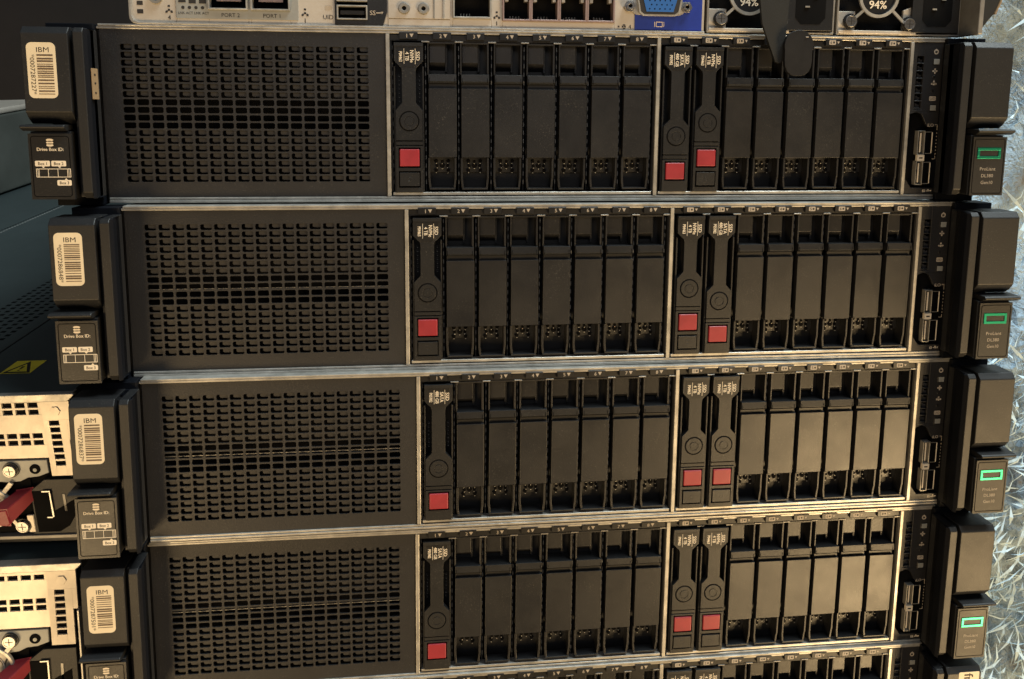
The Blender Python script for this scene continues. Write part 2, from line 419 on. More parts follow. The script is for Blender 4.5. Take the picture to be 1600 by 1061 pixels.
def make_drive_text(lines):
    b = MB(); R = -math.pi / 2; y = -2.2
    b.text(lines[0], 12.3, 73.6, 2.75, y, 'cream', R, bold=.02)
    b.text(lines[1], 9.3, 73.4, 2.75, y, 'cream', R, bold=.02, sx=.86)
    b.text(lines[2], 6.9, 73.4, 2.6, y, 'cream', R, bold=.02, sx=.86)
    b.text(lines[3], 3.6, 73.3, 2.4, y, 'cream', R, bold=.01, sx=.72)
    b.box(10.85, 11.05, y, y + .06, 69.6, 77.3, 'cream'); b.box(5.2, 5.4, y, y + .06, 69.6, 77.3, 'cream')
    return b.build('drive_lettering')
def make_button(k, z0, z1):
    b = MB().box(2.55, 12.65, -2.35, -.8, z0, z1, k)
    if k != 'red': b.ring(7.6, (z0 + z1) / 2, 1.25, .95, -2.42, -2.3, 'plastic', 16)
    return b.build('release_button' if k == 'red' else 'activity_light', bevel=.45, seg=3)

def make_panel():
    b = MB(); k = 'bezel'
    X0, X1 = D3 + 1.1, BW - 1.0
    notch = [(423.5, 46.3), (426.5, 47.0), (429.4, 45.6), (431.2, 42.5), (432.2, 40.2), (434.0, 38.6), (439.0, 38.6), (439.0, 6.5), (426.8, 6.5), (423.3, 11.0)]
    # face as strips around the vents (7) and the notch
    b.box(X0, 424.9, -.8, .8, 48.5, 84.6, k); b.box(428.9, X1, -.8, .8, 48.5, 84.6, k)
    b.box(424.9, 428.9, -.8, .8, 77.3, 84.6, k)
    for i in range(7):
        z = 77.2 - i * 4.04
        b.box(424.9, 428.9, -.8, .8, z - 4.04, z - 3.45, k)
        b.box(424.9, 428.9, 2.4, 3, z - 3.45, z, 'void')
        b.prism([(426.4, z - 3.45), (428.9, z - 3.45), (428.9, z - 1.6), (427.6, z - 1.6), (427.2, z - .9), (426.4, z - .9)], .9, 1.4, 'tab')
    b.box(X0, X1, -.8, .8, 47.3, 48.5, k)
    b.prism([(X0, 47.3), (X0, 2.1), (X1, 2.1), (X1, 5.6), (426.6, 5.6), (422.9, 10.7), (422.9, 46.0), (426.5, 47.3)], -.8, .8, k)
    b.prism([(426.5, 47.3), (429.7, 46.2), (431.6, 42.9), (432.6, 40.7), (434.2, 39.3), (440.0, 39.3), (440.0, 5.6), (X1, 5.6), (X1, 47.3)], -.8, .8, k)
    b.box(X0, X1, 3.0, 4.0, 3, 47.4, 'void')
    b.box(433.9, 438.2, -.95, -.6, 72.7, 76.2, 'black'); b.box(433.8, 438.0, -.95, -.6, 47.5, 51.7, 'black')
    b.disc(435.3, 66.4, .9, -.95, -.7, 'black', 12); b.disc(435.1, 58.8, .9, -.95, -.7, 'black', 12)
    return b.build('control_panel', bevel=.12, seg=1)
def make_panel_marks():
    b = MB(); y = -.93; k = 'cream_dim'
    b.ring(435.5, 79.7, 1.35, .75, y, y + .1, k, 16); b.box(435.25, 435.75, y - .05, y + .1, 80.2, 81.3, k)
    b.box(434.1, 436.9, y, y + .1, 69.0, 69.8, k); b.box(435.1, 435.9, y, y + .1, 68.0, 70.8, k)
    for dx, dz in ((0, 1.0), (-1.1, -.2), (1.1, -.2), (0, -.5)): b.disc(435.4 + dx, 62.8 + dz, .55, y, y + .1, k, 8)
    b.box(434.2, 436.6, y, y + .08, 62.6, 63.0, k)
    b.rrect(433.4, 437.2, 53.4, 55.8, .5, y, y + .05, k); b.text('UID', 435.3, 54.6, 1.9, y - .04, 'ink')
    b.text('iLO', 435.4, 40.2, 2.5, y, k, bold=.03)
    b.box(437.9, 439.2, y, y + .1, 40.3, 40.6, k); b.box(439.2, 439.5, y, y + .1, 37.5, 40.6, k)
    for i in range(7): b.box(439.2, 439.55, y, y + .1, 35.5 - i * 1.9, 36.3 - i * 1.9, k)
    b.box(439.2, 439.5, y, y + .1, 21.8, 23.3, k); b.box(437.6, 439.5, y, y + .1, 21.5, 21.8, k)
    # usb mark
    k = 'cream'; b.text('SS', 434.2, 3.9, 1.9, y, k, bold=.02); b.box(435.6, 438.6, y, y + .1, 3.75, 4.05, k)
    b.tri(438.4, 3.9, 1.0, y, k); b.disc(436.9, 4.6, .35, y, y + .1, k, 8)
    return b.build('panel_symbols')
def make_push():
    return MB().box(-1.65, 1.65, -1.15, -.9, -1.45, 1.45, 'greymetal').build('push_button', bevel=.2)
def make_usb():
    b = MB()
    b.frame(428.9, 433.1, 0, 13.2, .4, -.6, 2.8, 'zinc')
    b.box(429.3, 432.7, 1.4, 1.8, .45, 12.75, 'black'); b.box(430.8, 431.6, .5, 1.0, 1.2, 12.0, 'cream')
    b.box(433.25, 436.6, 2.0, 2.4, 0, 13, 'void'); b.box(433.6, 437.0, -.4, -.1, 12.3, 12.7, 'zinc_dull'); b.box(433.6, 437.0, -.4, -.1, .5, .9, 'zinc_dull'); b.box(437.0, 437.5, -.45, -.1, .8, 12.4, 'cream')
    return b.build('usb_port', bevel=.1, seg=1)

# ears: local frame of the server; left ear spans x -26..2.8, right ear 437..465
def ear_body(mir):
    f = (lambda x: x) if not mir else (lambda x: BW - x - 2.6)     # mirror
    b = MB(); k = 'ear'
    def bx(x0, x1, *a):
        x0, x1 = sorted((f(x0), f(x1))); b.box(x0, x1, *a)
    def xp(pts, x0, x1, kk):
        x0, x1 = sorted((f(x0), f(x1))); b.xprism(pts, x0, x1, kk)
    xo = -26.0
    # cover: chamfered top, scooped foot
    xp([(-21.0, 44.5), (-21.0, 80.6), (-18.6, 83.6), (-4, 83.6), (-4, 38.8), (-15.0, 38.8), (-18.2, 41.0)], xo, -5.2, k)
    xp([(-16.5, 4.0), (-16.5, 82.4), (-4, 82.4), (-4, 4.0)], -5.6, -2.9, 'black')
    xp([(-20.6, 6.6), (-21.0, 81.4), (-19.4, 83.4), (-4, 83.4), (-4, 3.6), (-18, 3.6)], -3.0, 1.4, k)
    # inner cheek (side wall with its shade in the colour), leaning out towards the bezel
    p = [(f(1.4), -20.2), (f(2.7), -18.5), (f(-.9), .6), (f(-20), .6), (f(-20), -8), (f(1.4), -8)]
    n = len(b.v)
    for z in (3.4, 83.2):
        for x, y in p: b.v.append((x, y, z))
    q = len(p)
    b.face([n + i for i in range(q)], 'cheek'); b.face([n + q + i for i in reversed(range(q))], 'cheek')
    for i in range(q): b.face([n + i, n + q + i, n + q + (i + 1) % q, n + (i + 1) % q], 'cheek')
    bx(-22, -.2, -4, 9, -1.5, 86.8, 'cheek')
    # thumb lip
    xp([(-24.4, 37.0), (-24.4, 37.9), (-23.6, 38.5), (-14, 38.6), (-14, 35.6), (-21.5, 35.6)], -27.8 if not mir else -28.6, -8.0, k)
    bx(-25.0, -6.8, -20.2, -4, 3.6, 35.4, k)
    return b.build('rack_ear', bevel=.35)
def make_left_badge(mark=True):
    b = MB(); X0, X1 = -25.6, -6.3
    b.box(X0, X1, -21.6, -20.3, 3.4, 34.4, 'badge')
    b.rline(X0 + 1.0, X1 - 1.0, 4.6, 33.3, 1.3, .35, -21.68, -21.5, 'void')
    y = -21.72; k = 'cream'; cx = (X0 + X1) / 2
    for z in (31.4, 30.2, 29.0):
        b.disc(cx, z, 1.7, y, y + .05, k, 16, rz=.75)
        b.ring(cx, z, 1.9, 1.65, y - .03, y + .02, 'black', 16, rzo=.85, rzi=.65)
    b.text('Drive Box ID:', cx, 27.1, 2.3, y, k, bold=.03, sx=.93)
    def tag_(x0, x1, zc, t, ptr):
        b.rrect(x0, x1, zc - 1.3, zc + 1.3, .5, y, y + .05, k)
        b.text(t, (x0 + x1) / 2, zc, 2.0, y - .04, 'ink', bold=.01, sx=.92)
        px = (x0 + x1) / 2 + (.3 if ptr < 0 else .9); n = len(b.v)
        b.v += [(px - .9, y, zc + ptr * 1.2), (px + .9, y, zc + ptr * 1.2), (px, y, zc + ptr * 2.2)]
        b.face([n, n + 1, n + 2] if ptr > 0 else [n + 1, n, n + 2], k)
    tag_(-23.2, -16.5, 20.4, 'Box 1', -1); tag_(-15.9, -9.3, 20.4, 'Box 2', -1); tag_(-13.8, -7.4, 11.3, 'Box 3', 1)
    b.frame(-22.9, -7.4, 13.9, 18.0, .28, y, y + .05, k)
    for x in (-22.2, -21.7, -17.6, -13.3, -9.0, -8.4): b.box(x, x + .22, y, y + .05, 14.2, 17.7, k)
    return b.build('drive_box_badge', bevel=0)
def make_right_badge():
    b = MB(); X0, X1 = 447.1 - .3, 465.8 - .3
    b.box(X0, X1, -21.6, -20.3, 3.4, 34.4, 'ear')
    b.rline(X0 + .8, X1 - .8, 4.4, 33.4, 1.2, .35, -21.68, -21.5, 'void')
    y = -21.72; cx = (X0 + X1) / 2
    b.text('ProLiant', cx - .2, 17.6, 2.5, y, 'cream_dim', sx=1.05)
    b.text('DL380', cx - .2, 14.0, 2.5, y, 'cream_dim', sx=1.02)
    b.text('Gen10', cx - .2, 10.4, 2.5, y, 'cream_dim', sx=1.02)
    return b.build('model_badge')
def make_logo():
    b = MB(); cx = 456.0
    b.frame(cx - 6.6, cx + 6.6, 23.0, 28.8, 1.35, -21.95, -21.55, 'green')
    return b.build('green_logo_frame', bevel=.08)
def make_asset(serial):
    b = MB(); rng = random.Random(serial); y = -21.08
    b.rrect(-23.4, -10.6, 51.5, 77.0, 2.4, y, y + .1, 'label', 7)
    b.text('IBM', -16.2, 73.7, 3.3, y - .05, 'ink', sx=1.15)
    b.text('*' + serial + '*', -21.0, 62.3, 2.9, y - .05, 'ink', -math.pi / 2, sx=.80 * 1.35)
    z = 71.6
    while z > 53.6:
        w = rng.choice((.35, .45, .7, .8)); b.box(-19.0, -11.9, y - .05, y, z - w, z, 'inkfaded'); z -= w + rng.choice((.35, .5, .8))
    return b.build('asset_label')

DRV = {'nvme': ('SSD', 'NVMe', '4 TB', 'P04463'), 'sata': ('SSD', 'SATA', '480 GB', 'P05982')}
SERVERS = [
 dict(loc=(0, 0, 0), rol=0, yaw=0, c1=['nvme'], c2=['sata', 'nvme'], serial='0007287227',
      label='black rack server, uppermost of the five, with label 0007287227 and rear ports resting on it'),
 dict(loc=(8.6509, -5.9421, -88.7481), rol=-.0003, yaw=.0033, c1=['nvme'], c2=['nvme', 'sata'], serial='0007286848',
      label='black rack server with label 0007286848, second of the five from the top'),
 dict(loc=(13.7009, -11.0031, -176.3064), rol=-.0032, yaw=.0114, c1=['sata'], c2=['nvme', 'nvme'], serial='0007286837',
      label='black rack server with label 0007286837, middle one of the five'),
 dict(loc=(12.1644, -8.6789, -265.4668), rol=-.0052, yaw=.0113, c1=['sata'], c2=['nvme', 'nvme'], serial='0007287501',
      label='black rack server with label 0007287501, lowest of those seen whole'),
 dict(loc=(10.7692, -8.9446, -352.2861), rol=-.0042, yaw=.0085, c1=['sata'], c2=['nvme', 'nvme'], serial=None,
      label='black rack server cut by the bottom edge, cream tag on its right ear'),
]
JIT = random.Random(11)
for si, S in enumerate(SERVERS):
    root = thing('rack_server', S['label'], 'server', S['loc'], (0, -S['rol'], S['yaw']), 'stacked black rack servers')
    use('chassis', make_chassis, 'chassis', root)
    use('tr', make_top_rail, 'top_rail', root); use('br', make_bottom_rail, 'bottom_rail', root)
    for x in (D1, D2, D3): use('div', make_divider, 'divider', root, x)
    use('gr', make_grille, 'ventilation_grille', root); use('grb', make_grille_back, 'inner_baffle', root)
    for ci, (cx, drives) in enumerate(((D1 + 1.0, S['c1']), (D2 + 1.0, S['c2']))):
        cage = use('cage', make_cage, 'drive_cage', root, cx)
        use('num%d' % (ci + 1), lambda: make_numbers(ci + 1), 'slot_numbers', cage)
        for i in range(8):
            sx_ = cx + 1.9 + 17.0 * i
            if i < len(drives):
                kd = drives[i]
                dr = use('drive' + kd, lambda: make_drive(kd), 'solid_state_drive', root, sx_)
                use('dt' + kd, lambda: make_drive_text(DRV[kd]), 'drive_lettering', dr)
                if kd == 'nvme':
                    use('rbn', lambda: make_button('red', 17.7, 26.5), 'release_button', dr)
                    use('gbn', lambda: make_button('plastic', 7.5, 14.4), 'activity_light', dr)
                else: use('rbs', lambda: make_button('red', 10.7, 19.5), 'release_button', dr)
            else:
                bl = use('blank', make_blank, 'drive_bay_blank', root, sx_ + JIT.uniform(-.14, .14), JIT.uniform(-.25, .2), JIT.uniform(-.12, .12))
                bl.rotation_euler = (JIT.uniform(-.004, .004), JIT.uniform(-.003, .003), JIT.uniform(-.012, .012))
    pn = use('panel', make_panel, 'control_panel', root)
    use('pm', make_panel_marks, 'panel_symbols', pn)
    use('pb', make_push, 'power_button', pn, 436.05, 0, 74.45); use('pb', make_push, 'identify_button', pn, 435.9, 0, 49.6)
    use('usb', make_usb, 'usb_port', pn, 0, 0, 23.9); use('usb', make_usb, 'usb_port', pn, 0, 0, 7.2)
    sq = use('usq', lambda: MB().box(429.2, 433.2, -.9, 1, 20.5, 23.8, 'cream').box(430.2, 432.2, -.95, -.9, 21.8, 22.5, 'ink').build('port_marker'), 'port_marker', pn)
    le = use('le', lambda: ear_body(False), 'left_rack_ear', root); re_ = use('re', lambda: ear_body(True), 'right_rack_ear', root)
    use('lb', make_left_badge, 'drive_box_badge', le)
    use('rb', make_right_badge, 'model_badge', re_); use('lg', make_logo, 'logo_frame', re_)
    if S['serial']:
        a = make_asset(S['serial']); a.parent = le; a.location = (JIT.uniform(-.5, .5) * MM, 0, JIT.uniform(-1.2, .6) * MM)
    else:
        b = MB(); b.rrect(451.5, 464.0, 52, 81.5, .4, -21.08, -20.98, 'label')
        b.text('fna', 457.6, 76.0, 8.0, -21.13, 'ink', -math.pi / 2, bold=.02)
        b.build('owner_tag', re_)
    if si == 0:
        b = MB(); b.box(2.8, 3.3, -17.5, -10.5, 50.5, 65, 'tan')
        for z in (62, 58, 53.5): b.box(3.25, 3.45, -15.2, -13.6, z - .5, z + .5, 'ink')
        pt = b.build('pull_tab', le, bevel=.1)

# ------------------------------------------------------------------ server lying on top, seen from its rear
def net_icon(b, x, z, t, k='ink', y=-1.0):
    for dx, dz in ((0, 2.2), (0, .4), (-1.2, -.6), (1.2, -.6)): b.box(x + dx - .5, x + dx + .5, y, y + .1, z + dz - .45, z + dz + .45, k)
    b.box(x - 1.3, x + 1.3, y, y + .1, z - .1, z + .1, k); b.text(t, x, z - 3.3, 3.0, y, k, bold=.02)
def screw(b, x, z, r, y, k='chrome'):
    b.disc(x, z, r + .9, y + .6, y + 1.4, 'black', 20)
    b.disc(x, z, r, y - .6, y + .8, k, 24)
    b.ring(x, z, r * .98, r * .8, y - .8, y - .5, k, 24)
    b.box(x - r * .62, x + r * .62, y - .66, y - .55, z - .22, z + .22, 'ink'); b.box(x - .22, x + .22, y - .66, y - .55, z - r * .62, z + r * .62, 'ink')
def rj45(b, x0, x1, z0, z1, k='copper'):
    b.frame(x0, x1, z0, z1, .9, -1.6, 6, k); b.box(x0 + .9, x1 - .9, 5, 6, z0 + .9, z1 - .9, 'void')
    for i in range(4): b.box(x0 + 4 + i * 1.5, x0 + 4.3 + i * 1.5, 1, 5, z0 + .9, z0 + 2.6, 'zinc_dull')
    b.box(x0 + 1.4, x0 + 3.2, -.4, 4, z1 - 4.6, z1 - 1.0, 'zinc'); b.box(x1 - 3.2, x1 - 1.4, -.4, 4, z1 - 4.6, z1 - 1.0, 'zinc')

top = thing('rear_facing_server', 'server with silver port side facing out, lying on top of the black stack', 'server', (0, 0, 0))
ZB = 87.35
b = MB(); b.box(17.2, 448.5, 9, 690, ZB + .2, ZB + 86, 'zinc_dull').build('chassis', top, bevel=.4)
b = MB()
b.prism([(16.4, ZB + 60)] + [(16.4 + 3.2 * (1 - math.cos(math.radians(a))), ZB + .2 + 3.2 * (1 - math.sin(math.radians(a)))) for a in (0, 20, 40, 60, 90)] + [(38, ZB + .2), (38, ZB + 60)], -.2, 1.2, 'steel')
holed(b, 38, 305, ZB + .2, ZB + 60, [(53.4, 72.4, ZB + 7.4, ZB + 20), (73.8, 92.8, ZB + 7.4, ZB + 20), (115.6, 130.7, ZB + 3.7, ZB + 19.7), (173.4, 193, ZB + 5.4, ZB + 21), (198.6, 257, ZB + 4.6, ZB + 19)], -.2, 1.2, 'steel')
b.box(17.5, 447.5, 7.5, 8.8, ZB + 1, ZB + 58, 'void')
b.prism([(16.0, ZB + 60)] + [(16.0 + 3.6 * (1 - math.cos(math.radians(a))), ZB - .1 + 3.6 * (1 - math.sin(math.radians(a)))) for a in (0, 20, 40, 60, 90)] + [(305, ZB - .1), (305, ZB + .9)] + [(20.5, ZB + .9), (18.2, ZB + 1.8), (17.3, ZB + 4), (17.3, ZB + 60)], -1.6, -.2, 'zinc')
b.box(16.4, 305, -.2, 4, ZB + 60, ZB + 86, 'steel')
b.build('rear_plate', top, bevel=.2)
y = -.35
for z in (9.0, 5.0): MB().box(19.6, 22.4, y, y + .1, ZB + z, ZB + z + 2.0, 'ink').build('vent_slot', top)
MB().ring(28.7, ZB + 13.0, 3.2, 2.0, -1.6, 0, 'zinc_dull').disc(28.7, ZB + 13.0, 2.0, -.8, 0, 'greymetal').build('thumb_screw', top)
for x, z, t_ in ((34.6, 6.6, '4'), (99.9, 6.2, '1'), (195.8, 6.6, '1')):
    b = MB(); net_icon(b, x, ZB + z, t_, y=y); b.build('port_symbol', top)
b = MB()
for dx in (0, 2.2, 3.4): b.box(258.9 + dx, 259.8 + dx, y, y + .1, ZB + 2.4, ZB + 3.2, 'ink')
b.box(261.6, 262.9, y, y + .1, ZB + 1.5, ZB + 2.1, 'ink'); b.box(261.6, 262.9, y, y + .1, ZB + 3.4, ZB + 3.9, 'ink'); b.text('4', 265.3, ZB + 2.8, 2.9, y, 'ink'); b.build('port_symbol', top)
b = MB(); b.box(109.8, 113.0, y, y + .1, ZB + 8.4, ZB + 10.4, 'cream_dim'); b.text('UID', 111.2, ZB + 4.9, 3.1, y, 'ink', sx=1.0); b.build('identify_mark', top)
# network card
PH = [(53.4, 72.4, ZB + 7.4, ZB + 20), (73.8, 92.8, ZB + 7.4, ZB + 20)]
b = MB(); holed(b, 38.2, 96.6, ZB + 3.0, ZB + 30, PH, -.8, -.22, 'greymetal')
for i, x in enumerate((41.4, 44.5, 47.6, 50.7)): b.disc(x, ZB + 8.2, .8, -.95, -.7, 'ink', 10)
b.text('LNK ACT LNK ACT', 46.4, ZB + 5.6, 1.75, -.9, 'ink', sx=.98)
b.box(39.4, 42.8, -.95, -.7, ZB + 10.6, ZB + 14, 'ink'); b.box(44.3, 47.6, -.95, -.7, ZB + 10.2, ZB + 14, 'ink'); b.box(49.2, 52.4, -.95, -.7, ZB + 10.2, ZB + 14, 'ink')
b.text('PORT 2', 64.0, ZB + 4.9, 2.7, -.9, 'ink'); b.text('PORT 1', 83.8, ZB + 4.9, 2.7, -.9, 'ink')
card = b.build('network_card', top, bevel=.2)
for x0 in (53.4, 73.8):
    b = MB(); b.frame(x0, x0 + 19, ZB + 7.4, ZB + 20, .8, -2.2, 3, 'zinc'); b.box(x0 + .8, x0 + 18.2, 6.8, 7.3, ZB + 8.2, ZB + 19.2, 'void')
    b.box(x0 + 3, x0 + 15, 3.0, 5.0, ZB + 12.0, ZB + 17.5, 'copper').build('card_port', card, bevel=.15)
# usb block
b = MB(); b.prism([(130.7, ZB + 1.4), (138.5, ZB + 1.4), (140.4, ZB + 8), (140.4, ZB + 34), (130.7, ZB + 34)], -1.2, -.22, 'plastic')
holed(b, 114.5, 130.7, ZB + 1.4, ZB + 34, [(115.6, 130.7, ZB + 3.7, ZB + 19.7)], -1.2, -.22, 'plastic')
b.text('SS', 133.3, ZB + 7.3, 3.2, -1.3, 'cream_dim', bold=.02); b.box(135, 138, -1.35, -1.2, ZB + 7.0, ZB + 7.5, 'cream_dim'); b.tri(137.9, ZB + 7.2, 1.4, -1.35, 'cream_dim')
ub = b.build('usb_block', top, bevel=.25)
for z in (3.7, 12.6):
    b = MB(); b.frame(115.6, 130.7, ZB + z, ZB + z + 7.1, .7, -2.2, 4, 'zinc'); b.box(116.3, 130, 2, 3, ZB + z + .7, ZB + z + 6.4, 'void')
    b.box(117.2, 129.2, -.6, 2, ZB + z + 2.6, ZB + z + 4.6, 'black').build('usb_port', ub, bevel=.15)
b = MB(); b.box(141.0, 172, -1.0, 1.4, ZB + 4.9, ZB + 40, 'steel'); b.box(163.5, 164.3, -1.3, -1, ZB + 4.9, ZB + 40, 'zinc_dull'); b.box(168.4, 169.2, -1.6, -1, ZB + 4.9, ZB + 40, 'zinc')
b.box(141.0, 172, -.7, 1.4, ZB + 1.0, ZB + 4.6, 'steel')
for x in (148.9, 158.6):
    b.disc(x, ZB + 9.8, 3.0, -1.4, -.9, 'zinc_dull', 20); b.ring(x, ZB + 9.8, 2.6, 1.1, -2.4, -1.3, 'zinc_dull', 20); b.disc(x, ZB + 9.8, 1.1, -1.9, -1.2, 'void', 16)
b.build('serial_port_plate', top, bevel=.2)
b = MB(); rj45(b, 173.4, 193.0, ZB + 5.4, ZB + 21, 'zinc'); b.build('ethernet_socket', top, bevel=.12, seg=1)
for i in range(4):
    b = MB(); rj45(b, 198.6 + i * 14.6, 213.2 + i * 14.6 - .05, ZB + 4.6, ZB + 19, 'copper'); b.build('ethernet_socket', top, bevel=.12, seg=1)
b = MB(); b.box(267.8, 303.6, -.7, 1.5, ZB + 1.2, ZB + 40, 'blue')
b.frame(279.0, 282.6, ZB + 2.9, ZB + 5.6, .35, -.85, -.6, 'cream'); b.box(278.2, 278.5, -.85, -.6, ZB + 2.9, ZB + 5.6, 'cream'); b.box(283.1, 283.4, -.85, -.6, ZB + 2.9, ZB + 5.6, 'cream')
vp = b.build('video_panel', top, bevel=.15)
b = MB()
b.prism([(x, z + ZB) for x, z in rr(265.6, 294.4, 8.8, 16.6, 3.8, 6)], -1.5, -.7, 'zinc')
b.prism([(x, ZB + z) for x, z in ((271.4, 8.2), (288.6, 8.2), (291.0, 10.0), (292.2, 17.6), (290.6, 19.2), (269.4, 19.2), (268.2, 17.4), (269.4, 9.8))], -3.6, -1.4, 'zinc')
b.prism([(x, ZB + z) for x, z in ((272.0, 9.0), (288.0, 9.0), (290.0, 10.4), (291.2, 17.0), (290.0, 18.4), (270.0, 18.4), (269.0, 17.0), (270.2, 10.4))], -3.75, -3.5, 'ink')
b.prism([(x, ZB + z) for x, z in ((273.0, 10.2), (287.2, 10.2), (289.4, 17.4), (271.0, 17.4))], -4.0, -3.6, 'blueport')
for r in range(3):
    for i in range(5): b.disc(274.6 + i * 2.7 + (1.0 if r == 1 else 0), ZB + 11.7 + r * 2.1, .42, -4.06, -3.9, 'void', 8)
b.build('video_port', vp, bevel=.15)
for x in (264.6, 295.4 - .6):
    b = MB(); b.disc(x, ZB + 13.0, 3.0, -2.6, -.5, 'chrome', 6); b.ring(x, ZB + 13.0, 1.9, 1.0, -3.6, -2.5, 'chrome', 16); b.disc(x, ZB + 13.0, 1.0, -2.7, -2.5, 'void', 12)
    b.build('jack_screw', vp, bevel=.15)
# power supplies
for x0, x1, txt in ((306.2, 376.2, '94%'), (377.6, 448.0, '94%')):
    b = MB(); w = x1 - x0
    b.box(x0, x1, 5, 6, ZB + .6, ZB + 41, 'void')
    b.frame(x0, x1, ZB + .6, ZB + 41, 1.0, -1.0, 6, 'zinc_dull')
    b.box(x0 + 1, x0 + 45, -1.4, -.2, ZB + 1.2, ZB + 3.0, 'steel')
    b.box(x0 + 42, x1 - 1.5, -1.6, 5, ZB + 2.2, ZB + 40, 'plastic')
    b.prism([(x0 + 1.5, ZB + 3), (x0 + 11, ZB + 3), (x0 + 11, ZB + 13), (x0 + 1.5, ZB + 13)], .6, 2, 'steel')
    b.prism([(x0 + 38, ZB + 3), (x0 + 43, ZB + 3), (x0 + 43, ZB + 16), (x0 + 38, ZB + 14)], .2, 2, 'steel')
    body = b.build('power_supply', top, bevel=.25)
    cx, cz = x0 + 22.6, ZB + 20.8
    b = MB(); b.ring(cx, cz, 11.2, 9.6, -2.0, -.8, 'zinc', 40); b.disc(cx, cz, 9.6, -.9, 0, 'black', 32)
    for ang, L_ in ((-138, 11), (-42, 11), (30, 12), (150, 12)):
        a = math.radians(ang); ux, uz = math.cos(a), math.sin(a)
        p0 = (cx + ux * 10.8, cz + uz * 10.8); p1 = (cx + ux * (10.8 + L_), cz + uz * (10.8 + L_)); nx, nz = -uz * .7, ux * .7
        b.prism([(p0[0] + nx, p0[1] + nz), (p1[0] + nx, p1[1] + nz), (p1[0] - nx, p1[1] - nz), (p0[0] - nx, p0[1] - nz)], -1.8, -.9, 'zinc')
    b.text(txt, cx, cz - 4.2, 6.0, -1.0, 'cream', bold=.02)
    b.build('fan_guard', body, bevel=.15)
    for sx_ in ((x0 + 7.4, ZB + 7.6), (x0 + 40.4, ZB + 6.6)):
        b = MB(); screw(b, sx_[0], sx_[1], 3.1, -2.0); b.build('screw', body, bevel=.12)
    b = MB(); c0 = x0 + 48.0
    b.prism([(c0, ZB + 9), (c0 + 3, ZB + 5.6), (c0 + 13.5, ZB + 5.6), (c0 + 16.5, ZB + 9), (c0 + 16.5, ZB + 26), (c0, ZB + 26)], -1.75, -1.6, 'void')
    b.box(c0 + 5.0, c0 + 7.4, -2.3, -1.7, ZB + 14.2, ZB + 15.0, 'zinc'); b.box(c0 + 10.0, c0 + 12.4, -2.3, -1.7, ZB + 19.4, ZB + 20.2, 'zinc')
    b.build('mains_socket', body)
b = MB(); b.prism([(447.5, ZB + 2.6), (449.6, ZB + 3.0), (456, ZB + 11), (460.5, ZB + 22), (460.5, ZB + 34), (456, ZB + 38), (451, ZB + 38), (448.4, ZB + 30)], -16, -9, 'rubber')
b.prism([(456.1, ZB + 11), (457.0, ZB + 10.6), (461.7, ZB + 22), (460.6, ZB + 22)], -16.5, -8, 'tan')
b.box(447.2, 449.8, -17, 4, ZB + .4, ZB + 38, 'zinc_dull').build('handle', top, bevel=.5)

# hanging strap
st = MB()
def ribbon(b, pts, y0, y1, k): b.prism(pts, y0, y1, k)
ribbon(st, [(328.5, 118), (346.5, 118), (345.2, 104), (344.6, 92), (343.4, 73), (341.5, 71.6), (339.2, 72.4), (335.2, 82), (331.2, 92), (329.5, 104)], -13.5, -11.6, 'rubber')
cap = [(349.9 + 7.7 * math.cos(math.radians(a)), 80.6 + 7.7 * math.sin(math.radians(a))) for a in range(-20, 201, 8)]
cap = cap + [(342.6, 73), (343.0, 70), (344.2, 67.4), (346.2, 65.8), (348.6, 65.2), (351.4, 65.2), (353.8, 65.8), (355.8, 67.4), (356.9, 70), (357.2, 73)]
ribbon(st, cap, -17.2, -14.6, 'black')
st.box(353, 354.6, -17.65, -17.4, 84.6, 85.0, 'cream_dim')  # pale sliver put in as a glint on the tab
tag(st.build('cable_strap', bevel=.8, seg=3), 'black strap with a rounded end tab hanging over the top server drive bays', 'strap')

